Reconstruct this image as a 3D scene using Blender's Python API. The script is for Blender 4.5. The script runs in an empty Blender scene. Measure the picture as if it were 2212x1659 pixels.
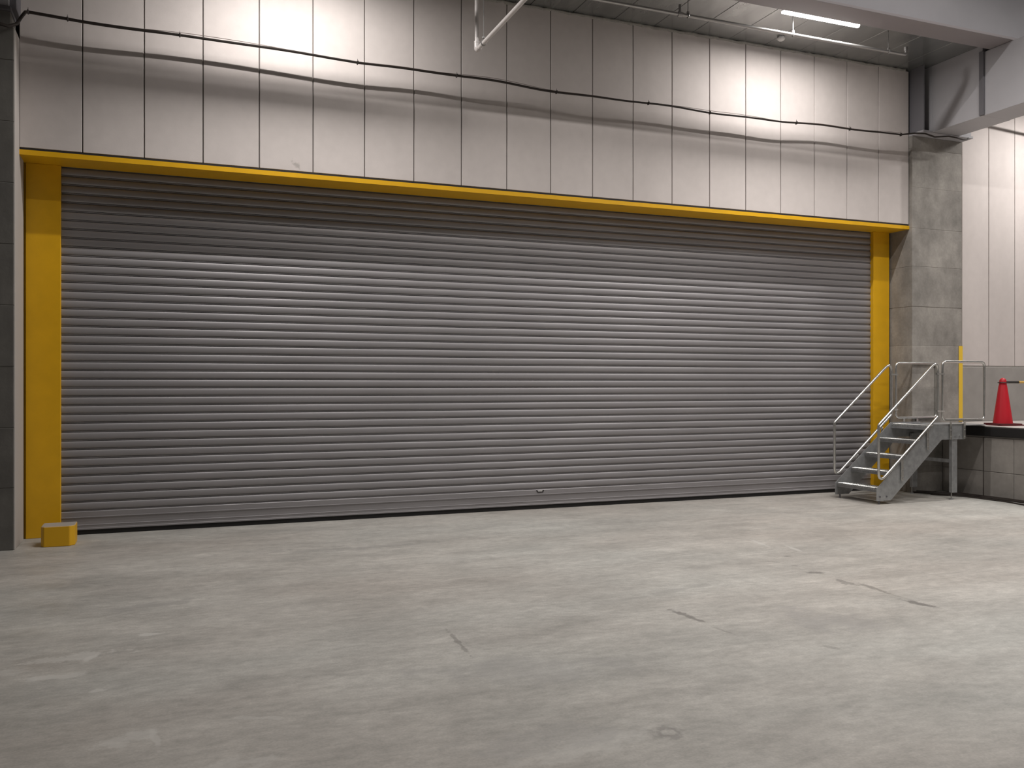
import bpy, bmesh, math, random
from mathutils import Vector, Matrix
random.seed(7)
PI = math.pi
sc = bpy.context.scene
COL = sc.collection

# ------------------------------------------------------------------ camera, world, exposure
cam_d = bpy.data.cameras.new('camera')
cam_d.sensor_width = 36.0
cam_d.lens = 1905.93 * 36.0 / 2212.0
cam_d.clip_start = 0.05
cam = bpy.data.objects.new('camera', cam_d)
cam.location = (0, 0, 1.6552)
cam.rotation_euler = (PI / 2, 0, -0.3769)
COL.objects.link(cam)
sc.camera = cam

world = bpy.data.worlds.new('world')
world.use_nodes = True
world.node_tree.nodes['Background'].inputs[0].default_value = (0.9, 0.95, 1.0, 1)
world.node_tree.nodes['Background'].inputs[1].default_value = 0.0
sc.world = world
sc.view_settings.view_transform = 'Standard'
sc.view_settings.look = 'None'
sc.view_settings.exposure = 0.0
sc.view_settings.gamma = 1.0
sc.view_settings.use_curve_mapping = False
sc.cycles.max_bounces = 4
sc.cycles.diffuse_bounces = 2
sc.cycles.glossy_bounces = 3

# light output of the lamps (W per batten); their fixtures are built further down
BAY_W = 82.0          # battens under the low ceiling in front of the panel wall
HALL_W = 124.0        # battens hung high over the loading hall
LIGHT_COL = (1.0, 0.965, 0.935)

# main dimensions (metres): X runs along the shutter wall, Y into it, Z up
D = 10.312            # front face of the panel wall
YP = 10.672           # front face of the yellow posts
YS = 10.735           # face of the shutter curtain
ZH = 4.02             # underside of the yellow header
ZC = 6.456            # low ceiling
ZHALL = 9.2

# ------------------------------------------------------------------ material helpers
def new_mat(name):
    m = bpy.data.materials.new(name); m.use_nodes = True
    nt = m.node_tree
    return m, nt, nt.nodes['Principled BSDF']

def noise(nt, vec, scale, detail=4, rough=0.55):
    n = nt.nodes.new('ShaderNodeTexNoise')
    n.inputs['Scale'].default_value = scale; n.inputs['Detail'].default_value = detail
    n.inputs['Roughness'].default_value = rough
    if vec is not None: nt.links.new(vec, n.inputs['Vector'])
    return n.outputs['Fac']

def maprange(nt, val, a, b, c, d):
    n = nt.nodes.new('ShaderNodeMapRange')
    nt.links.new(val, n.inputs['Value'])
    for k, v in zip(('From Min', 'From Max', 'To Min', 'To Max'), (a, b, c, d)): n.inputs[k].default_value = v
    return n.outputs['Result']

def math_n(nt, op, a, b):
    n = nt.nodes.new('ShaderNodeMath'); n.operation = op
    for i, v in enumerate((a, b)):
        if isinstance(v, (int, float)): n.inputs[i].default_value = v
        else: nt.links.new(v, n.inputs[i])
    return n.outputs[0]

def mixcol(nt, fac, a, b, blend='MIX'):
    n = nt.nodes.new('ShaderNodeMix'); n.data_type = 'RGBA'; n.blend_type = blend
    if isinstance(fac, (int, float)): n.inputs['Factor'].default_value = fac
    else: nt.links.new(fac, n.inputs['Factor'])
    for k, v in ((6, a), (7, b)):
        if isinstance(v, tuple): n.inputs[k].default_value = (*v[:3], 1)
        else: nt.links.new(v, n.inputs[k])
    return n.outputs[2]

def world_pos(nt):
    return nt.nodes.new('ShaderNodeNewGeometry').outputs['Position']

def scaled(nt, vec, s):
    n = nt.nodes.new('ShaderNodeMapping'); nt.links.new(vec, n.inputs['Vector'])
    n.inputs['Scale'].default_value = s
    return n.outputs[0]

def bump(nt, bsdf, height, strength=0.2, dist=0.01):
    b = nt.nodes.new('ShaderNodeBump'); b.inputs['Strength'].default_value = strength
    b.inputs['Distance'].default_value = dist
    nt.links.new(height, b.inputs['Height']); nt.links.new(b.outputs[0], bsdf.inputs['Normal'])

def grey_var(nt, pos, base, terms):
    """base colour multiplied by noise terms (scale vector, noise scale, lo, hi)"""
    f = None
    for sv, s, lo, hi in terms:
        v = scaled(nt, pos, sv)
        g = maprange(nt, noise(nt, v, s), 0.25, 0.75, lo, hi)
        f = g if f is None else math_n(nt, 'MULTIPLY', f, g)
    comb = nt.nodes.new('ShaderNodeCombineColor')
    for i in range(3): nt.links.new(f, comb.inputs[i])
    return mixcol(nt, 1.0, base, comb.outputs[0], 'MULTIPLY')

def simple(name, col, rough=0.6, metal=0.0, terms=None, bmp=None, spec=0.5, per_obj=0.0):
    m, nt, b = new_mat(name)
    b.inputs['Roughness'].default_value = rough
    b.inputs['Metallic'].default_value = metal
    b.inputs['Specular IOR Level'].default_value = spec
    pos = world_pos(nt)
    out = None
    if terms: out = grey_var(nt, pos, col, terms)
    if per_obj:
        oi = nt.nodes.new('ShaderNodeObjectInfo')
        g = maprange(nt, oi.outputs['Random'], 0, 1, 1 - per_obj, 1 + per_obj)
        comb = nt.nodes.new('ShaderNodeCombineColor')
        for i in range(3): nt.links.new(g, comb.inputs[i])
        out = mixcol(nt, 1.0, out if out is not None else col, comb.outputs[0], 'MULTIPLY')
    if out is None: b.inputs['Base Color'].default_value = (*col, 1)
    else: nt.links.new(out, b.inputs['Base Color'])
    if bmp:
        bump(nt, b, noise(nt, pos, bmp[0], 5), bmp[1], bmp[2])
    return m

M = {}
M['panel'] = simple('pale_panel', (0.625, 0.569, 0.543), 0.75, terms=[((1, 1, .35), 1.4, .93, 1.06), ((1, 1, 1), 9, .97, 1.03)],
                    bmp=(140, .12, .004), per_obj=.025, spec=.3)
def add_smudge(m, x, z, lx, lz, tone, amt):
    nt = m.node_tree; b = nt.nodes['Principled BSDF']
    src = b.inputs['Base Color'].links[0].from_socket
    pos = world_pos(nt)
    mp = nt.nodes.new('ShaderNodeMapping'); mp.vector_type = 'TEXTURE'; nt.links.new(pos, mp.inputs['Vector'])
    mp.inputs['Location'].default_value = (x, D, z); mp.inputs['Rotation'].default_value = (0, .5, 0); mp.inputs['Scale'].default_value = (lx, 1, lz)
    ln = nt.nodes.new('ShaderNodeVectorMath'); ln.operation = 'LENGTH'; nt.links.new(mp.outputs[0], ln.inputs[0])
    r = math_n(nt, 'ADD', ln.outputs['Value'], maprange(nt, noise(nt, pos, 25, 4), .3, .7, -.6, .6))
    nt.links.new(mixcol(nt, maprange(nt, r, .4, 1.0, amt, 0), src, tone), b.inputs['Base Color'])
add_smudge(M['panel'], 1.42, 4.17, .07, .035, (.30, .27, .25), .6)
M['joint'] = simple('panel_joint', (0.10, 0.085, 0.075), .9)
M['sealant'] = simple('top_sealant', (0.34, 0.32, 0.29), .85, terms=[((1, 1, 1), 30, .8, 1.15)], bmp=(60, .5, .01))
M['ceiling'] = simple('ceiling_concrete', (0.31, 0.316, 0.306), .25, .62, spec=1.0, terms=[((3, .7, 1), 2.2, .82, 1.15)], per_obj=.03)
M['column'] = simple('column_concrete', (0.325, 0.302, 0.274), .8, terms=[((1, 1, 1), 2.2, .66, 1.22), ((1, 1, .5), 7, .82, 1.14), ((1, 1, 1), 30, .9, 1.08)],
                     bmp=(35, .22, .008), per_obj=.13, spec=.35)
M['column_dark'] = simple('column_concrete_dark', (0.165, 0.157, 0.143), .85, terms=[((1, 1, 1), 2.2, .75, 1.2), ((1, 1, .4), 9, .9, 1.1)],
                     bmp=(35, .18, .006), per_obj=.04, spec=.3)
M['dock'] = simple('dock_concrete', (0.31, 0.285, 0.262), .85, terms=[((1, 1, 1), 2.4, .85, 1.12), ((1, 1, 1), 14, .93, 1.07)],
                   bmp=(40, .15, .005), per_obj=.05, spec=.3)
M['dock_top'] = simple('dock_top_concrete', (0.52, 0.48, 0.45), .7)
M['curb'] = simple('curb_concrete', (0.335, 0.315, 0.295), .85, terms=[((1, 1, 1), 3, .88, 1.1)], bmp=(40, .12, .005))
M['yellow'] = simple('yellow_paint', (0.83, 0.45, 0.009), .42, terms=[((1, 1, 1), 5, .93, 1.05)], bmp=(160, .06, .002))
M['yellow_bright'] = simple('yellow_guard', (0.82, 0.54, 0.05), .5)
M['slat'] = simple('shutter_steel', (0.315, 0.300, 0.308), .52, .35, terms=[((.25, 1, 1), 5, .94, 1.06)], per_obj=.02)
M['slat_bar'] = simple('shutter_bar_steel', (0.335, 0.319, 0.328), .50, .35, terms=[((.25, 1, 1), 5, .92, 1.06)])
M['black'] = simple('black_rubber', (0.012, 0.011, 0.011), .7)
M['black_gloss'] = simple('black_plastic', (0.012, 0.011, 0.011), .4)
M['beam'] = simple('beam_paint', (0.42, 0.408, 0.425), .5, terms=[((1, 1, 1), 1.6, .94, 1.05)], spec=.4)
M['beam_soffit'] = simple('beam_soffit_tone', (0.30, 0.27, 0.275), .55)  # darker, browner tone than the rest of the beam
M['steel_head'] = simple('steel_head_shade', (0.17, 0.165, 0.18), .5)  # beam colour darkened to carry the shade on the column head's flange
M['beam_dark'] = simple('beam_strip_and_shade', (0.13, 0.125, 0.135), .6)
M['galv'] = simple('galvanised_steel', (0.40, 0.405, 0.41), .46, .55, terms=[((1, 1, 1), 16, .8, 1.15), ((1, 1, 1), 3, .88, 1.1)])
M['tread'] = simple('tread_plate', (0.24, 0.24, 0.24), .55, .5, terms=[((1, 1, 1), 16, .8, 1.15)])
M['rail'] = simple('rail_tube_steel', (0.66, 0.655, 0.63), .27, .9, terms=[((1, 1, 1), 14, .88, 1.08)])
M['pipe'] = simple('pipe_steel', (0.40, 0.39, 0.38), .33, .85)
M['pipe_white'] = simple('pipe_pale', (0.66, 0.62, 0.60), .4, .1)
M['rod'] = simple('hanger_rod', (0.36, 0.35, 0.34), .4, .6)
M['cable'] = simple('cable_jacket', (0.028, 0.020, 0.016), .55)
M['string'] = simple('thin_cord', (0.30, 0.24, 0.22), .7)
M['cone'] = simple('cone_red', (0.50, 0.010, 0.022), .42)
M['cone_base'] = simple('cone_base_rubber', (0.11, 0.016, 0.018), .7)
M['bar_black'] = simple('bar_black', (0.02, 0.018, 0.015), .5)
M['bar_yellow'] = simple('bar_yellow', (0.62, 0.38, 0.09), .5)
M['white'] = simple('white_plastic', (0.62, 0.60, 0.58), .5)
M['lampbody'] = simple('lamp_body', (0.72, 0.72, 0.72), .5)
M['hallwall'] = simple('hall_wall', (0.40, 0.38, 0.36), .8)
M['hallceil'] = simple('hall_ceiling', (0.25, 0.25, 0.25), .8)

def emis(name, strength):
    m, nt, b = new_mat(name)
    b.inputs['Base Color'].default_value = (.9, .9, .9, 1)
    b.inputs['Emission Color'].default_value = (1.0, .975, .985, 1)
    b.inputs['Emission Strength'].default_value = strength
    return m
M['diffuser'] = emis('lit_diffuser', 7.0)

# block: yellow sides, worn bare concrete top
def block_mat():
    m, nt, b = new_mat('painted_block')
    b.inputs['Roughness'].default_value = .5
    g = nt.nodes.new('ShaderNodeNewGeometry')
    sep = nt.nodes.new('ShaderNodeSeparateXYZ'); nt.links.new(g.outputs['True Normal'], sep.inputs[0])
    f = maprange(nt, sep.outputs[2], .6, .8, 0, 1)
    nt.links.new(mixcol(nt, f, (0.83, 0.45, 0.009), (0.42, 0.39, 0.36)), b.inputs['Base Color'])
    return m
M['block'] = block_mat()

# floor: trowelled concrete, with scuffs, pale flakes and a ring stain of their own shapes
def floor_mat():
    m, nt, b = new_mat('floor_concrete')
    pos = world_pos(nt)
    base = grey_var(nt, pos, (0.505, 0.495, 0.460), [((.55, 1, 1), .55, .86, 1.12), ((.45, 1, 1), 2.4, .80, 1.15), ((.6, 1.3, 1), 6.5, .87, 1.10),
                                                     ((.7, 1.2, 1), 18, .85, 1.12), ((1, 1, 1), 70, .88, 1.10)])
    pinkish = maprange(nt, noise(nt, scaled(nt, pos, (.4, .8, 1)), .5, 3), .35, .65, 0, 1)
    tint = mixcol(nt, pinkish, (1.0, 1.0, 1.0), (1.0, .945, .925))
    base = mixcol(nt, 1.0, base, tint, 'MULTIPLY')
    cache = {}
    def blob(cx, cy, ang, lx, ly, wob=.5, nscale=6.0):
        sub = nt.nodes.new('ShaderNodeMapping'); sub.vector_type = 'TEXTURE'
        nt.links.new(pos, sub.inputs['Vector'])
        sub.inputs['Location'].default_value = (cx, cy, 0); sub.inputs['Rotation'].default_value = (0, 0, ang)
        sub.inputs['Scale'].default_value = (lx, ly, 1)
        ln = nt.nodes.new('ShaderNodeVectorMath'); ln.operation = 'LENGTH'; nt.links.new(sub.outputs[0], ln.inputs[0])
        if nscale not in cache: cache[nscale] = noise(nt, pos, nscale, 4, .65)
        nz = maprange(nt, cache[nscale], .3, .7, -wob, wob)
        return math_n(nt, 'ADD', ln.outputs['Value'], nz)
    col = base
    for (cx, cy, ang, lx, ly, tone, amt, wob, ns) in STAINS:
        f = maprange(nt, blob(cx, cy, ang, lx, ly, wob, ns), .55, 1.0, amt, 0.0)
        col = mixcol(nt, f, col, tone)
    # ring stain
    r = blob(RING[0], RING[1], .4, RING[2] * 1.25, RING[2] * .95, .42, 14)
    f1 = math_n(nt, 'MULTIPLY', maprange(nt, r, .25, .5, 0, 1), maprange(nt, r, .7, 1.05, .42, 0))
    col = mixcol(nt, f1, col, (.17, .155, .15))
    nt.links.new(col, b.inputs['Base Color'])
    nt.links.new(maprange(nt, noise(nt, pos, 2.5, 4), .3, .7, .42, .62), b.inputs['Roughness'])
    b.inputs['Specular IOR Level'].default_value = .35
    bump(nt, b, noise(nt, pos, 45, 5), .10, .004)
    return m

# positions of the marks on the slab
DARK, PALE = (.17, .158, .145), (.66, .64, .60)
STAINS = [
    (1.76, 5.34, -1.63, .40, .018, DARK, .5, .75, 14), (3.48, 5.39, -1.48, .23, .036, DARK, .65, .6, 14),
    (3.50, 4.98, -1.41, .14, .014, DARK, .3, .35, 14), (5.32, 6.22, -.37, .09, .05, DARK, .7, .4, 14),
    (5.29, 5.80, -1.73, .14, .055, DARK, .5, .6, 14), (5.36, 5.60, -1.69, .26, .034, DARK, .55, .5, 14),
    (5.30, 5.05, -1.42, .17, .050, DARK, .8, .4, 14), (5.33, 5.3, -1.55, .5, .012, DARK, .25, .5, 14),
    (5.59, 6.91, -.1, .06, .03, DARK, .6, .4, 14), (5.30, 6.72, -.6, .045, .02, DARK, .5, .4, 14), (5.35, 6.52, -.7, .045, .02, DARK, .5, .4, 14),
    (5.78, 7.62, -1.76, .28, .035, PALE, .55, .4, 8), (5.90, 7.2, -1.76, .22, .035, PALE, .5, .4, 8),
    (-.46, 5.95, .06, .26, .09, PALE, .55, .8, 8), (-.57, 5.59, .0, .13, .06, PALE, .6, .7, 8), (-.40, 5.90, 1.07, .10, .03, PALE, .6, .6, 8),
    (-.09, 6.31, -.37, .075, .045, PALE, .65, .5, 8), (-.33, 5.25, .31, .05, .03, PALE, .6, .5, 14), (-.85, 5.75, .2, .2, .08, PALE, .35, .8, 8),
    (-.17, 4.49, .4, .16, .07, PALE, .4, .8, 8), (-.03, 4.43, -1.45, .16, .02, PALE, .45, .5, 8), (.44, 4.53, -.43, .16, .03, PALE, .35, .6, 8),
    (1.75, 3.60, .11, .42, .10, PALE, .35, .8, 5), (.2, 3.95, .2, .3, .12, PALE, .35, .8, 8),
    (3.79, 6.09, .25, .65, .05, (.33, .32, .30), .35, .6, 5), (4.35, 4.93, -.77, .45, .30, (.36, .345, .335), .35, .7, 5),
    (3.90, 4.43, -1.1, .07, .03, DARK, .35, .5, 8), (-.08, 7.13, .21, .40, .09, (.31, .30, .285), .4, .8, 5), (1.47, 8.9, -.08, .9, .12, (.31, .30, .285), .35, .8, 5),
    (2.0, 4.7, -.3, .6, .25, (.35, .34, .33), .3, .8, 5), (1.6, 3.75, .1, .5, .16, (.33, .32, .31), .3, .8, 5),
]
RING = (2.22, 3.625, .075)
M['floor'] = floor_mat()

# ------------------------------------------------------------------ mesh helpers
class MB:
    def __init__(s): s.bm = bmesh.new()
    def box(s, x0, x1, y0, y1, z0, z1, bev=0.0, seg=1):
        vs = [s.bm.verts.new(p) for p in ((x0, y0, z0), (x1, y0, z0), (x1, y1, z0), (x0, y1, z0), (x0, y0, z1), (x1, y0, z1), (x1, y1, z1), (x0, y1, z1))]
        fs = [s.bm.faces.new([vs[i] for i in q]) for q in ((0, 3, 2, 1), (4, 5, 6, 7), (0, 1, 5, 4), (1, 2, 6, 5), (2, 3, 7, 6), (3, 0, 4, 7))]
        if bev:
            es = {e for f in fs for e in f.edges}
            bmesh.ops.bevel(s.bm, geom=list(es), offset=bev, segments=seg, affect='EDGES', profile=.5)
        return s
    def prism(s, poly, axis, a, b):
        """poly of 2-D points extruded along axis ('x','y','z') from a to b"""
        def p3(u, v, w):
            return {'x': (w, u, v), 'y': (u, w, v), 'z': (u, v, w)}[axis]
        A = [s.bm.verts.new(p3(u, v, a)) for u, v in poly]; B = [s.bm.verts.new(p3(u, v, b)) for u, v in poly]
        n = len(poly); new = []
        new.append(s.bm.faces.new(A)); new.append(s.bm.faces.new(B[::-1]))
        for i in range(n):
            j = (i + 1) % n
            new.append(s.bm.faces.new((A[i], B[i], B[j], A[j])))
        bmesh.ops.recalc_face_normals(s.bm, faces=new)
        return s
    def tube(s, pts, r, n=10, closed=False):
        P = [Vector(p) for p in pts]; N = len(P)
        T = []
        for i in range(N):
            a = P[(i - 1) % N] if closed or i > 0 else P[i]
            b = P[(i + 1) % N] if closed or i < N - 1 else P[i]
            T.append((b - a).normalized())
        up = Vector((0, 0, 1)) if abs(T[0].z) < .9 else Vector((1, 0, 0))
        u = T[0].cross(up).normalized(); rings = []
        for i in range(N):
            if i: 
                ax = T[i - 1].cross(T[i])
                if ax.length > 1e-7:
                    u = Matrix.Rotation(T[i - 1].angle(T[i]), 3, ax.normalized()) @ u
            u = (u - T[i] * u.dot(T[i])).normalized(); v = T[i].cross(u)
            rr = r[i] if isinstance(r, (list, tuple)) else r
            rings.append([s.bm.verts.new(P[i] + (u * math.cos(2 * PI * k / n) + v * math.sin(2 * PI * k / n)) * rr) for k in range(n)])
        for i in range(N if closed else N - 1):
            R0, R1 = rings[i], rings[(i + 1) % N]
            off = 0
            if closed and i == N - 1:
                off = min(range(n), key=lambda o: (R1[o].co - R0[0].co).length)
            for k in range(n):
                s.bm.faces.new((R0[k], R0[(k + 1) % n], R1[(k + 1 + off) % n], R1[(k + off) % n]))
        if not closed:
            s.bm.faces.new(rings[0][::-1]); s.bm.faces.new(rings[-1])
        return s
    def lathe(s, prof, c, n=24):
        rings = []
        for r, z in prof:
            if r < 1e-5: rings.append([s.bm.verts.new((c[0], c[1], c[2] + z))])
            else: rings.append([s.bm.verts.new((c[0] + r * math.cos(2 * PI * k / n), c[1] + r * math.sin(2 * PI * k / n), c[2] + z)) for k in range(n)])
        for A, B in zip(rings, rings[1:]):
            for k in range(n):
                k2 = (k + 1) % n
                if len(A) == 1: s.bm.faces.new((A[0], B[k2], B[k])) if len(B) > 1 else None
                elif len(B) == 1: s.bm.faces.new((A[k], A[k2], B[0]))
                else: s.bm.faces.new((A[k], A[k2], B[k2], B[k]))
        return s
    def mesh(s, name, mat, smooth=False, origin=(0, 0, 0)):
        bmesh.ops.recalc_face_normals(s.bm, faces=s.bm.faces)
        if origin != (0, 0, 0): bmesh.ops.translate(s.bm, verts=s.bm.verts, vec=-Vector(origin))
        me = bpy.data.meshes.new(name); s.bm.to_mesh(me); s.bm.free()
        me.materials.append(M[mat] if isinstance(mat, str) else mat)
        if smooth:
            me.shade_smooth()
            me.set_sharp_from_angle(angle=math.radians(38))
        return me
    def build(s, name, mat, parent=None, smooth=False):
        org = tuple(parent['_o']) if parent is not None and '_o' in parent else (0, 0, 0)
        return link(name, s.mesh(name, mat, smooth, org), parent)

def link(name, data, parent=None, loc=None):
    o = bpy.data.objects.new(name, data); COL.objects.link(o)
    if parent is not None:
        o.parent = parent
        if '_o' in parent: o['_o'] = parent['_o']
    if loc: o.location = loc
    return o

def tag(o, label=None, cat=None, group=None, kind=None):
    if label: o['label'] = label
    if cat: o['category'] = cat
    if group: o['group'] = group
    if kind: o['kind'] = kind
    return o

def thing(name, org, label, cat, group=None, kind=None):
    e = bpy.data.objects.new(name, None); COL.objects.link(e)
    e.location = org; e.empty_display_size = .1
    e['_o'] = list(org)
    return tag(e, label, cat, group, kind)

def fillet(pts, rads, closed=True, seg=5):
    """round the corners of a polyline"""
    P = [Vector(p) for p in pts]; N = len(P); out = []
    for i in range(N):
        if not closed and i in (0, N - 1): out.append(P[i]); continue
        a, b, c = P[(i - 1) % N], P[i], P[(i + 1) % N]
        r = rads[i] if isinstance(rads, (list, tuple)) else rads
        d1, d2 = (a - b).normalized(), (c - b).normalized()
        ang = d1.angle(d2); t = min(r / math.tan(ang / 2), .45 * (a - b).length, .45 * (c - b).length)
        p1, p2 = b + d1 * t, b + d2 * t
        for k in range(seg + 1):
            f = k / seg
            out.append((1 - f) ** 2 * p1 + 2 * f * (1 - f) * b + f * f * p2)
    return out

# ------------------------------------------------------------------ the setting
# floor
fl = MB().box(-12, 20, -12, 12.2, -.3, 0).build('floor', 'floor')
tag(fl, 'wide grey trowelled concrete floor with scuffs and pale flakes', 'floor', kind='structure')

# low ceiling of 0.6 m concrete panels between panel wall and beam
ceil = MB().box(-2.6, 16, 8.9, 12.2, ZC + .012, ZC + .2).build('ceiling', 'joint')
tag(ceil, 'dark grey concrete panel ceiling above the pale wall', 'ceiling', kind='structure')
pm = MB().box(.004, .596, 8.93, D + .35, ZC, ZC + .03, .004).mesh('panel', 'ceiling')
for k in range(-7, 12):
    x = 4.928 + .6 * k
    if x < -2.2: continue
    link('panel', pm, ceil, (x, 0, 0))

# panel wall above the shutter: 20 panels, 0.6 m wide
wb = MB().box(-1.38, 10.606, D + .018, D + .15, ZH + .07, ZC + .01).build('wall_back', 'joint')
tag(wb, 'pale vertical panel wall above the yellow shutter header', 'wall', kind='structure')
pw = MB().box(.005, .595, D, D + .06, ZH + .075, ZC - .025, .005).mesh('panel', 'panel')
for n in range(-1, 19):
    x = -.787 + .6 * n
    if n == -1: link('panel', MB().box(-1.372, x + .595, D, D + .06, ZH + .075, ZC - .025, .005).mesh('panel', 'panel'), wb)
    elif n == 18: link('panel', MB().box(x + .005, 10.606, D, D + .06, ZH + .075, ZC - .025, .005).mesh('panel', 'panel'), wb)
    else: link('panel', pw, wb, (x, 0, 0))
# uneven filler along the wall head
mb = MB(); pts = []
x = -1.37
while x < 10.6:
    pts.append((x, D - .002 + random.uniform(-.004, .004), ZC - .018 + random.uniform(-.006, .006))); x += .07
mb.tube(pts, [.019 + random.uniform(-.004, .005) for _ in pts], 8)
mb.build('filler_bead', 'sealant', wb, True)

# solid wall behind the shutter recess, closing the building
rw = MB().box(-12, 20, 11.05, 11.3, 0, ZC).build('wall_recess', 'column_dark')
tag(rw, 'concrete wall hidden behind the roller shutter', 'wall', kind='structure')
# the hall behind and beside the photographer (seen only as bounce light)
for nm, b in (('wall_front', (-12, 20, -12.2, -12, 0, ZHALL)), ('wall_left', (-12.2, -12, -12, 11.3, 0, ZHALL)), ('wall_side', (20, 20.2, -12, 11.3, 0, ZHALL)),
              ('wall_upper', (-12, 20, 8.95, 9.1, ZC + .2, ZHALL))):
    tag(MB().box(*b).build(nm, 'hallwall'), 'plain grey hall wall outside the picture', 'wall', 'hall walls outside the picture', 'structure')
hc = MB().box(-12, 20, -12, 9.1, ZHALL, ZHALL + .2).build('ceiling_hall', 'hallceil')
tag(hc, 'high ceiling over the loading hall', 'ceiling', kind='structure')

# concrete columns, cast in 0.6 m lifts
def column(name, x0, x1, y0, y1, joints, mat, label):
    core = MB().box(x0 + .004, x1 - .004, y0 + .004, y1, 0, joints[-1]).build(name, mat)
    tag(core, label, 'column', kind='structure')
    for a, b in zip(joints, joints[1:]):
        j = random.uniform(-.002, .002)
        MB().box(x0 + j, x1, y0 + j, y1, a + .002, b - .002, .0035).build('concrete_lift', mat, core)
    return core
column('concrete_column', 10.612, 11.633, 10.25, 11.0, [0, .40, 1.0, 1.6, 2.244, 2.837, 3.451, 4.033, 4.657, 5.25, 5.44], 'column',
       'grey concrete column between shutter and loading dock')
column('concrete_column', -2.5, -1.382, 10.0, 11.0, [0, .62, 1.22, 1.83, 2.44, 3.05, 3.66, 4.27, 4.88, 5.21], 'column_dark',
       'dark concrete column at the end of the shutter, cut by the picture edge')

MB().box(-1.384, -1.373, 10.02, 10.60, 0, 5.21, .003).build('side_strip', 'dock_top', bpy.data.objects['concrete_column.001'])  # thin plate over the column's side face, paler than the column

# boxed steel head on each column
t = thing('steel_column', (11.1, 10.5, 5.44), 'blue-grey boxed steel column head standing on the concrete column', 'column', kind='structure')
MB().box(10.64, 10.665, 10.06, 11.0, 5.475, ZC, .003).build('flange', 'steel_head', t)
MB().box(10.665, 10.82, 10.42, 11.0, 5.475, ZC).build('web', 'beam_dark', t)  # shade of the recess put into the web's dark colour
MB().box(10.80, 11.61, 10.06, 11.0, 5.475, ZC, .003).build('casing', 'beam', t)
MB().box(10.615, 11.63, 10.04, 11.0, 5.44, 5.475, .003).build('base_plate', 'beam', t)
t = thing('steel_column', (-2, 10.5, 5.21), 'grey steel column head above the dark concrete column in the corner', 'column', kind='structure')
MB().box(-2.45, -1.42, 9.98, 11.0, 5.40, ZC, .004).build('casing', 'beam', t)
MB().box(-1.42, -1.36, 10.02, 11.0, 5.40, ZC, .003).build('side_plate', 'beam_dark', t)
MB().box(-2.47, -1.40, 9.95, 11.0, 5.36, 5.40, .003).build('base_plate', 'beam_dark', t)
MB().box(-2.45, -1.41, 9.99, 11.0, 5.21, 5.36, .003).build('grout_bed', 'column_dark', t)

# deep beam running from the column head towards the hall
t = thing('boxed_beam', (11.08, 9.5, 5.455), 'blue-grey boxed beam running out from the column head over the dock', 'beam', kind='structure')
MB().box(10.80, 11.355, 9.17, 10.06, 5.455, ZC, .003).build('casing', 'beam', t)
MB().box(10.806, 11.335, -11.9, 9.17, 5.455, 6.355, .003).build('casing', 'beam', t)
MB().box(10.775, 10.80, 9.135, 9.21, 5.462, 6.36, .003).build('cover_strip', 'beam_dark', t)

# H-beam parallel to the wall carrying the edge of the low ceiling
t = thing('steel_beam', (5, 8.88, 6.36), 'grey steel beam along the edge of the low ceiling', 'beam', kind='structure')
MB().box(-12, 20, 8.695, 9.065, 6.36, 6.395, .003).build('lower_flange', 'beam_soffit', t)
MB().box(-12, 20, 8.868, 8.892, 6.395, 7.3).build('web', 'beam', t)
MB().box(-12, 20, 8.695, 9.0, 7.3, 7.335, .003).build('upper_flange', 'beam', t)

# loading dock with block-jointed face
XD, ZD = 11.22, 1.04
dk = MB().box(XD + .012, 20, -12, 10.245, 0, ZD - .004).build('loading_dock', 'dock')
tag(dk, 'raised concrete loading dock beside the stairs', 'dock', kind='structure')
ys = [10.24, 9.51, 9.015, 8.52, 8.03, 7.53, 7.04]
for a, b in zip(ys, ys[1:]):
    for z0, z1 in ((0, .376), (.376, .873)):
        MB().box(XD, XD + .05, b + .003, a - .003, z0 + .003, z1 - .003, .004).build('block', 'dock', dk)
MB().box(XD - .004, XD + .02, 9.500, 9.517, 0, .873).build('seam_strip', 'joint', dk)
MB().box(XD - .03, XD + .05, -12, 10.24, .890, ZD - .012, .012, 2).build('edge_bumper', 'black', dk)
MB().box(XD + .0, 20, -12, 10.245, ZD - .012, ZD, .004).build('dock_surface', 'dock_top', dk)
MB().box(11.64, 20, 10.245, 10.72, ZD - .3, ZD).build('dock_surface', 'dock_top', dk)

# panel wall behind the dock with concrete upstand
wr = MB().box(11.60, 20, 10.72, 10.9, 0, ZC).build('wall_right', 'joint')
tag(wr, 'pale panel wall behind the loading dock above a grey concrete upstand', 'wall', kind='structure')
pr = MB().box(.005, .595, 10.70, 10.75, 1.955, ZC - .02, .005).mesh('panel', 'panel')
for k in range(-2, 9):
    link('panel', pr, wr, (12.744 + .6 * k, 0, 0))
MB().box(11.6, 20, 10.675, 10.75, ZD, 1.935, .008).build('upstand', 'curb', wr)
MB().box(11.6, 20, 10.683, 10.75, 1.935, 1.950, .003).build('ledge', 'sealant', wr)

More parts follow.
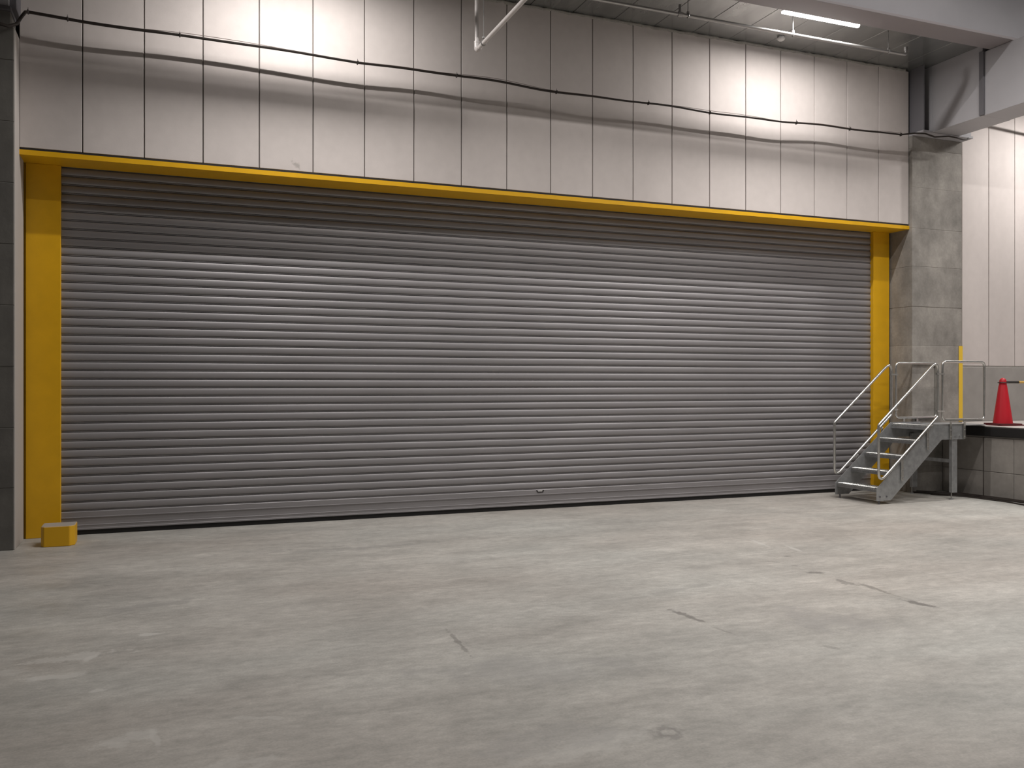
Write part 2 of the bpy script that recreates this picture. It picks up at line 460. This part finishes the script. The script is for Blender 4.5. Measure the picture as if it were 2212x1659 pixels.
# ------------------------------------------------------------------ shutter and its yellow frame
fr = thing('shutter_frame', (4.6, YP, 0), 'yellow painted steel frame of two posts and a header around the grey shutter', 'frame')
MB().box(-1.363, -1.027, YP, 10.98, 0, ZH, .004).build('post', 'yellow', fr)
MB().box(-1.386, -1.366, YP + .025, 10.98, 0, ZH, .002).build('post_return', 'yellow', fr)
MB().box(10.262, 10.578, YP, 10.98, 0, ZH, .004).build('post', 'yellow', fr)
hd = MB().prism([(D - .006, ZH), (D - .006, ZH + .052), (D + .03, ZH + .052), (D + .03, ZH + .02), (YS - .008, ZH + .02), (YS - .008, ZH)], 'x', -1.378, 10.63).build('header', 'yellow', fr)
MB().box(-1.374, 10.60, D + .004, D + .03, ZH + .0525, ZH + .076).build('shadow_gap', 'black', hd)

sh = thing('roller_shutter', (4.6, YS, .035), 'wide closed grey steel roller shutter of horizontal interlocking slats', 'roller shutter')
P = .0963
prof = [(.020, .0), (.020, .0050), (.0035, .0060), (.0030, .0118), (.016, .0128), (.016, .0172), (.0040, .0186),
        (-.0010, .0240), (-.0040, .0370), (-.0048, .0500), (-.0036, .0660), (-.0002, .0810), (.0045, .0910), (.0110, P)]
prof_c = [(YS + u, v) for u, v in prof]
sm = MB().prism(prof_c + [(YS + .026, P), (YS + .026, 0)], 'x', -1.026, 10.261).mesh('slat', 'slat', True, (4.6, YS, 0))
z0 = .259
for k in range(40):
    link('slat', sm, sh, (0, 0, z0 + k * P - .035))
bar = MB().prism([(YS + .004, .052), (YS - .004, .055), (YS - .004, .070), (YS + .001, .074), (YS + .001, .098), (YS - .003, .103), (YS - .003, .108), (YS + .003, .112),
                  (YS + .003, .186), (YS - .009, .189), (YS - .009, .196), (YS - .001, .199), (YS - .001, .252), (YS + .004, .259), (YS + .02, .259), (YS + .02, .052)],
                 'x', -1.026, 10.261).build('bottom_bar', 'slat_bar', sh)
MB().box(-1.02, 10.26, YS + .012, YS + .03, 0.002, .056).build('floor_seal', 'black', sh)
ph = MB().prism([(4.590, .252), (4.612, .217), (4.690, .217), (4.708, .252), (4.694, .252), (4.682, .229), (4.618, .229), (4.604, .252)], 'y', YS - .006, YS + .002).build('pull_handle', 'black_gloss', bar)
ph['label'] = 'small black recessed pull'
MB().box(4.620, 4.680, YS - .004, YS + .002, .230, .246, .001).build('pull_plate', 'white', bar)

# ------------------------------------------------------------------ painted wheel stop at the foot of the post
bl = MB().prism([(-1.150, 10.32), (-1.150, 10.085), (-1.122, 10.045), (-.884, 10.045), (-.838, 10.10), (-.838, 10.34)], 'z', .0, .207)
bmesh.ops.bevel(bl.bm, geom=[e for e in bl.bm.edges], offset=.006, segments=1, affect='EDGES')
tag(bl.build('guard_block', 'block'), 'small yellow painted concrete block with bare top at foot of yellow post', 'block')

# ------------------------------------------------------------------ galvanised steel stairs
ST = (10.2, 10.0, 0)
st = thing('steel_stairs', ST, 'galvanised steel stairs with tube handrails climbing to the loading dock', 'stairs')
YN, YF = 9.40, 10.21                      # outer faces of the two stringers
poly = [(9.097, .050), (9.345, .050), (10.280, .863), (10.715, .863), (10.715, 1.084), (10.142, 1.084), (9.097, .221)]
for side, (ya, yb) in enumerate(((YN, YN + .012), (YF - .012, YF))):
    s_ = MB().prism(poly, 'y', ya, yb).build('stringer', 'galv', st)
    yo = YN if side == 0 else YF; dr = -1 if side == 0 else 1
    for bx, bz in ((9.149, .108), (9.266, .108), (10.534, .916), (10.622, .916)):
        MB().tube([(bx, yo - .001 * dr, bz), (bx, yo + .012 * dr, bz)], .011, 8).build('bolt', 'beam_dark' if bz < .2 else 'galv', s_)
# treads: folded plate with rows of raised grip ridges
tz, tx = [.211, .4225, .634, .8455], [9.119, 9.379, 9.635, 9.892]
tm = MB().prism([(0, -.045), (.003, -.045), (.003, -.003), (.245, -.003), (.245, -.040), (.248, -.040), (.248, 0), (0, 0)], 'y', YN + .013, YF - .013).mesh('tread', 'tread')
g = MB()
n = 24
for i in range(n):
    y = YN + .035 + (YF - YN - .07) * i / (n - 1)
    g.box(.006, .080, y - .0065, y + .0065, 0, .014, .003)
    g.box(.094, .158, y - .0065, y + .0065, 0, .014, .003)
    g.box(.172, .238, y - .0065, y + .0065, 0, .014, .003)
for i in range(n):
    y = YN + .035 + (YF - YN - .07) * (i + .5) / n
    g.box(-.004, 0, y - .006, y + .006, -.014, -.004)
gm = g.mesh('grip_ridges', 'rail')
for x, z in zip(tx, tz):
    o = link('tread', tm, st, (x - ST[0], -ST[1], z - ST[2]))
    gr = link('grip_ridges', gm, o); gr['kind'] = 'stuff'
# platform
pl = MB().prism([(10.148, .998), (10.151, .998), (10.151, 1.050), (10.71, 1.050), (10.71, 1.053), (10.148, 1.053)], 'y', YN + .013, YF - .013).build('platform', 'galv', st)
g = MB()
for i in range(n):
    y = YN + .035 + (YF - YN - .07) * i / (n - 1)
    for q in range(2): g.box(10.160 + .085 * q, 10.222 + .085 * q, y - .0065, y + .0065, 1.053, 1.066, .003)
    g.box(10.143, 10.148, y - .006, y + .006, 1.031, 1.047)
g.build('grip_ridges', 'rail', pl)['kind'] = 'stuff'
MB().box(10.672, 10.715, YN + .013, YF - .013, .916, 1.049).build('end_plate', 'galv', st)
bp = MB().prism([(10.57, YN + .02), (11.16, YN + .02), (11.30, YN + .16), (11.30, YF - .16), (11.16, YF - .02), (10.57, YF - .02)], 'z', 1.0535, 1.064)
bp.build('bridge_plate', 'galv', st)
# legs with levelling feet and a cross brace
for yy, side in ((YN + .016, 0), (YF - .076, 1)):
    lg = MB().box(10.500, 10.597, yy, yy + .06, .103, .916, .004).build('leg', 'galv', st)
    MB().tube([(10.520, yy + .035, .012), (10.520, yy + .035, .13)], .008, 8).build('levelling_bolt', 'rod', lg)
    MB().tube([(10.520, yy + .035, .0), (10.520, yy + .035, .013)], .028, 12).build('foot', 'galv', lg)
    MB().box(10.500, 10.597, yy, yy + .06, .099, .103).build('leg_cap', 'galv', lg)
MB().prism([(10.51, .525), (10.515, .525), (10.515, .570), (10.56, .570), (10.56, .575), (10.51, .575)], 'y', YN + .07, YF - .07).build('cross_brace', 'galv', st)
for fx in (9.16, ):
    for yy in (YN + .03, YF - .03):
        MB().tube([(fx, yy, .0), (fx, yy, .052)], .011, 10).build('foot', 'beam_dark', st)
# handrails: a closed sloping loop and a closed landing loop on each side
R = .0185
for yy, dr in ((YN - .022, -1), (YF + .022, 1)):
    loop = fillet([(9.107, yy, .291), (9.107, yy, 1.092), (10.184, yy, 1.998), (10.184, yy, 1.196)], [.075, .05, .075, .04])
    rl = MB().tube(loop, R, 12, True).build('handrail', 'rail', st, True)
    x0, x1 = 10.272, 11.080
    loop = fillet([(x0, yy, 1.146), (x0, yy, 1.971), (x1, yy, 1.971), (x1, yy, 1.146)], .062)
    gl = MB().tube(loop, R, 12, True).build('landing_rail', 'rail', st, True)
    for z in (1.797, 1.270):
        MB().box(10.162, 10.293, yy - .022, yy - .016, z - .012, z + .012).box(10.162, 10.293, yy + .016, yy + .022, z - .012, z + .012).tube([(10.228, yy - .03, z), (10.228, yy + .03, z)], .006, 8).build('rail_clamp', 'rail', gl)
    ya, yb = (yy - .006, yy + .022) if dr < 0 else (yy - .022, yy + .006)
    for x, za, zb in ((9.531, .314, .612), (10.0, .730, 1.009)):
        br = MB().box(x - .019, x + .019, yy - .004, yy + .004, za, zb, .002).build('rail_bracket', 'rail', st)
        for dz in (.04, .15): MB().tube([(x, yy - .012, za + dz), (x, yy + .012, za + dz)], .009, 6).build('bolt', 'rod', br)
    for x in (10.431, 10.695):
        br = MB().box(x - .019, x + .019, yy - .004, yy + .004, .869, 1.141, .002).build('rail_bracket', 'rail', st)
        for z in (.901, .999): MB().tube([(x, yy - .012, z), (x, yy + .012, z)], .009, 6).build('bolt', 'rod', br)

# ------------------------------------------------------------------ dock furniture
tag(MB().prism([(11.563, 10.243), (11.641, 10.243), (11.641, 10.32), (11.634, 10.32), (11.634, 10.2495), (11.563, 10.2495)], 'z', ZD + .03, 2.248).build('corner_guard', 'yellow_bright'),
    'bright yellow corner guard strip on the edge of the concrete column', 'corner guard')

def cone(c, label):
    t = thing('traffic_cone', c, label, 'traffic cone', 'traffic cones on the dock')
    MB().lathe([(.135, .03), (.132, .05), (.058, .585), (.052, .605), (.052, .62), (.050, .64), (.047, .665), (.036, .69), (.018, .703), (0, .706)], c, 28).build('cone_body', 'cone', t, True)
    a = .55
    def sq(r, ang): return [(c[0] + r * math.cos(ang + k * PI / 2), c[1] + r * math.sin(ang + k * PI / 2)) for k in range(4)]
    MB().prism(sq(.255, a), 'z', c[2] + .012, c[2] + .030).build('cone_foot', 'cone_base', t)
    MB().prism(sq(.33, a + .15), 'z', c[2], c[2] + .012).build('rubber_weight', 'cone_base', t)
    return t
CN = (11.66, 9.55, ZD)
cone(CN, 'red traffic cone on the dock holding the end of a striped bar')
cone((13.30, 9.50, ZD), 'red traffic cone holding the far end of the striped bar')
t = thing('cone_bar', (12.48, 9.52, ZD + .62), 'black and yellow striped bar hung between two red cones', 'barrier bar')
def lerp(f): return (11.66 + 1.64 * f, 9.55 - .05 * f, ZD + .642)
for cxy in ((11.66, 9.55), (13.30, 9.50)):
    MB().tube([(cxy[0] + .064 * math.cos(a), cxy[1] + .064 * math.sin(a), ZD + .636) for a in [2 * PI * k / 20 for k in range(20)]], .0075, 6, True).build('end_ring', 'bar_black', t, True)
edges = [.039, .19, .29, .39, .49, .59, .69, .79, .89, .961]
for i, (a, b) in enumerate(zip(edges, edges[1:])):
    MB().tube([lerp(a), lerp(b)], .0185, 12).build('stripe_section', 'bar_black' if i % 2 == 0 else 'bar_yellow', t, True)

# loose cables along the foot of the dock
def floor_cable(pts, r, label):
    tag(MB().tube(fillet([(x, y, r) for x, y in pts], .3, False, 6), r, 8).build('power_cable', 'cable', None, True), label, 'cable', 'cables at the foot of the dock')
floor_cable([(10.66, 10.30), (11.10, 9.80), (11.17, 9.1), (11.15, 8.4), (11.16, 7.0)], .016, 'thick black cable lying tight against the foot of the dock')
floor_cable([(10.60, 10.22), (11.02, 9.72), (11.10, 9.0), (11.07, 8.3), (11.08, 7.0)], .014, 'black cable lying second from the dock foot')
floor_cable([(10.66, 9.95), (10.93, 9.55), (10.96, 8.9), (10.84, 8.35), (10.7, 7.5)], .010, 'thin black cable straying furthest from the dock onto the floor')

# ------------------------------------------------------------------ cable strung along the wall
def cable_z(x):
    pts = [(-1.29, 5.403), (-.77, 5.385), (.405, 5.366), (1.576, 5.357), (2.745, 5.343), (4.49, 5.318), (6.245, 5.306), (8.0, 5.316), (9.77, 5.346), (10.35, 5.370)]
    for (a, za), (b, zb) in zip(pts, pts[1:]):
        if x <= b: return za + (zb - za) * (x - a) / (b - a)
    return pts[-1][1]
YC = 10.118
k_ = (YC / 10.05)
pts, pts2 = [], []
x = -1.27
while x < 10.33:
    w = .010 * math.sin(x * 2.3) + .006 * math.sin(x * 5.1 + 1) * (.4 if x < 2 else 1)
    z = 1.6552 + (cable_z(x / k_) - 1.6552) * k_ + w
    pts.append((x, YC + .006 * math.sin(3 * x), z))
    pts2.append((x, YC - .004, z + .010 + .018 * max(0, math.sin(x * 1.9 + .6))))
    x += .12
t = thing('strung_cable', (4.6, YC, 5.3), 'dark cable strung across the pale panel wall from column to column', 'cable')
main = [(-1.75, 9.90, 5.30), (-1.62, 9.90, 5.25), (-1.50, 9.90, 5.195), (-1.42, 9.92, 5.185), (-1.35, 9.96, 5.23), (-1.31, 10.02, 5.34), (-1.285, 10.06, 5.40)] + pts
main += [(10.45, 10.03, 5.40), (10.60, 9.995, 5.40), (10.78, 9.985, 5.365), (10.92, 9.985, 5.385), (11.06, 9.985, 5.405), (11.20, 9.985, 5.40), (11.35, 9.985, 5.385), (11.45, 10.0, 5.395), (11.50, 10.02, 5.43)]
MB().tube(main, [.0165 if p[0] < 0 else (.0145 if p[0] < 5 else .0125) for p in main], 8).build('cable_run', 'cable', t, True)
MB().tube(pts2, .0035, 5).build('support_wire', 'string', t, True)
for x in (-1.27, -.95, .17, 2.1, 3.35, 4.62, 5.9, 6.9, 8.3, 9.3, 10.2):
    q = min(pts, key=lambda p: abs(p[0] - x))
    MB().box(q[0] - .008, q[0] + .008, q[1] - .021, q[1] + .021, q[2] - .020, q[2] + .020, .004).box(q[0] - .002, q[0] + .002, q[1] - .002, q[1] + .002, q[2] + .02, q[2] + .045).build('cable_tie', 'cable', t)
# second run of cable along the dock wall, behind the boxed beam
tag(MB().tube([(11.66, 10.20, 6.14), (12.47, 10.20, 6.097), (13.56, 10.20, 6.039), (14.6, 10.20, 5.99), (15.6, 10.20, 5.98)], .019, 8).build('wall_cable', 'cable', None, True),
    'thick dark cable along the dock wall, hidden by the boxed beam', 'cable')

# ------------------------------------------------------------------ pipes under the low ceiling
t = thing('sprinkler_pipe', (6, 9.307, 6.191), 'thin steel sprinkler pipe hung below the dark ceiling along the panel wall', 'pipe')
pp = MB().tube([(-1.2, 9.307, 6.191), (5.9, 9.307, 6.191)], .021, 12).tube(fillet([(5.9, 9.307, 6.191), (9.52, 9.307, 6.191), (9.52, 9.307, 6.294)], .03, False), .021, 12).build('pipe_run', 'pipe', t, True)
MB().tube([(9.52, 9.307, 6.244), (9.52, 9.307, 6.294)], .028, 12).build('end_elbow', 'pipe', t, True)
for x in (1.0, 3.4, 6.015, 7.61, 9.21):
    hg = MB().tube([(x, 9.307, 6.22), (x, 9.307, ZC)], .005, 6).build('hanger_rod', 'rod', t)
    MB().tube([(x + .0, 9.307 + .027 * math.cos(a), 6.191 + .027 * math.sin(a)) for a in [2 * PI * k / 14 for k in range(14)]], .006, 6, True).box(x - .014, x + .014, 9.295, 9.319, 6.215, 6.245, .003).build('pipe_clamp', 'pipe', hg)
MB().tube([(5.90, 9.307, 6.214), (5.90, 9.307, 6.31)], .018, 10).tube([(5.87, 9.307, 6.191), (5.93, 9.307, 6.191)], .030, 12).build('sprinkler_head', 'rod', t, True)

EX, EY, EZ = 3.364, 9.60, 5.50
t = thing('drop_pipe', (EX, EY, EZ), 'pale pipe dropping from the ceiling and turning towards the hall', 'pipe')
MB().tube(fillet([(EX, EY, ZC + .0), (EX, EY, EZ), (EX, 3.0, EZ)], .045, False, 6), .0245, 14).build('pipe_run', 'pipe_white', t, True)
MB().tube(fillet([(EX, EY, EZ + .085), (EX, EY, EZ), (EX, EY - .085, EZ)], .05, False, 6), .031, 14).build('elbow', 'pipe_white', t, True)
MB().tube([(EX, EY, EZ + .083), (EX, EY, EZ + .10)], .033, 14).build('elbow_collar', 'pipe_white', t, True)
hg = MB().tube([(EX, 9.37, EZ + .03), (EX, 9.37, ZC)], .0045, 6).build('hanger_rod', 'rod', t)
MB().tube([(EX + .03 * math.cos(a), 9.37, EZ + .03 * math.sin(a)) for a in [2 * PI * k / 14 for k in range(14)]], .006, 6, True).lathe([(0, 0), (.018, .004), (.018, .02), (0, .028)], (EX, 9.37, EZ + .05), 10).build('pipe_clamp', 'rod', hg)

# smoke detector
t = thing('smoke_detector', (7.953, 9.98, ZC - .04), 'small round pale smoke detector on the dark ceiling', 'detector')
MB().lathe([(0, -.012), (.03, -.012), (.045, -.002), (.055, .012), (.055, .022), (0, .022)], (7.953, 9.98, ZC - .04), 20).build('detector_head', 'white', t, True)
MB().lathe([(.04, .022), (.045, .04), (0, .04)], (7.953, 9.98, ZC - .04), 20).build('detector_base', 'white', t, True)

# pipe fitting on the dark column
t = thing('wall_fitting', (-1.53, 9.97, 4.04), 'small pale metal fitting on the dark column at the picture edge', 'fitting')
MB().lathe([(0, -.03), (.025, -.02), (.03, 0), (.025, .02), (0, .03)], (-1.525, 9.97, 4.12), 12).build('fitting_cap', 'pipe', t, True)
MB().lathe([(0, -.02), (.02, -.012), (.02, .012), (0, .02)], (-1.525, 9.97, 3.945), 12).build('fitting_end', 'pipe', t, True)
MB().tube([(-1.54, 9.97, 3.95), (-1.54, 9.97, 4.10)], .018, 8).build('fitting_body', 'rod', t, True)

# ------------------------------------------------------------------ batten lamps
def batten(x, y, z, watts, label, group=None, zt=None, length=1.22, width=.05, spread=180):
    t = thing('batten_light', (x, y, z), label, 'ceiling light', group)
    h = length / 2
    MB().prism([(y - .022, z + .055), (y + .022, z + .055), (y + .036, z + .012), (y - .036, z + .012)], 'x', x - h + .01, x + h - .01).build('housing', 'lampbody', t)
    df = MB().prism([(y - .034, z + .012), (y + .034, z + .012), (y + .030, z - .010), (y + .014, z - .022), (y - .014, z - .022), (y - .030, z - .010)], 'x', x - h, x + h).build('diffuser', 'diffuser', t)
    if zt and zt > z + .06:
        for s in (-.8, .8):
            MB().tube([(x + s * h, y, z + .05), (x + s * h, y, zt)], .006, 6).build('suspension_rod', 'rod', t)
    else:
        MB().box(x - .2, x + .2, y - .02, y + .02, z + .05, zt if zt else z + .06).build('mounting_base', 'lampbody', t)
    L = bpy.data.lights.new('batten_lamp', 'AREA'); L.shape = 'RECTANGLE'; L.size = length; L.size_y = width
    L.energy = watts; L.spread = math.radians(spread); L.color = LIGHT_COL
    lo = bpy.data.objects.new('batten_lamp', L); COL.objects.link(lo)
    lo.parent = t; lo.location = (0, 0, -.027)      # area lamp faces down
    return t
batten(7.947, 9.17, 6.392, BAY_W, 'lit white batten light under the dark ceiling beside the steel beam', zt=ZC)
batten(1.35, 9.17, 6.392, BAY_W * 1.12, 'batten light over the wall above the middle of the left bright patch', zt=ZC)
batten(13.7, 9.17, 6.392, BAY_W * 1.45, 'batten light over the dock beyond the boxed beam', zt=ZC)
for (x, y, k) in ((3.9, 6.0, .95), (8.8, 6.0, 1.05), (13.4, 5.6, 1.0), (7.6, 1.2, .8), (12.0, 1.2, 1.3), (10.5, -3.0, .7)):
    batten(x, y, 8.6, HALL_W * k, 'batten light hung high over the loading hall behind the camera view', 'hall batten lights', zt=ZHALL, length=2.4, width=.08, spread=140)

for o in bpy.data.objects:
    if '_o' in o: del o['_o']
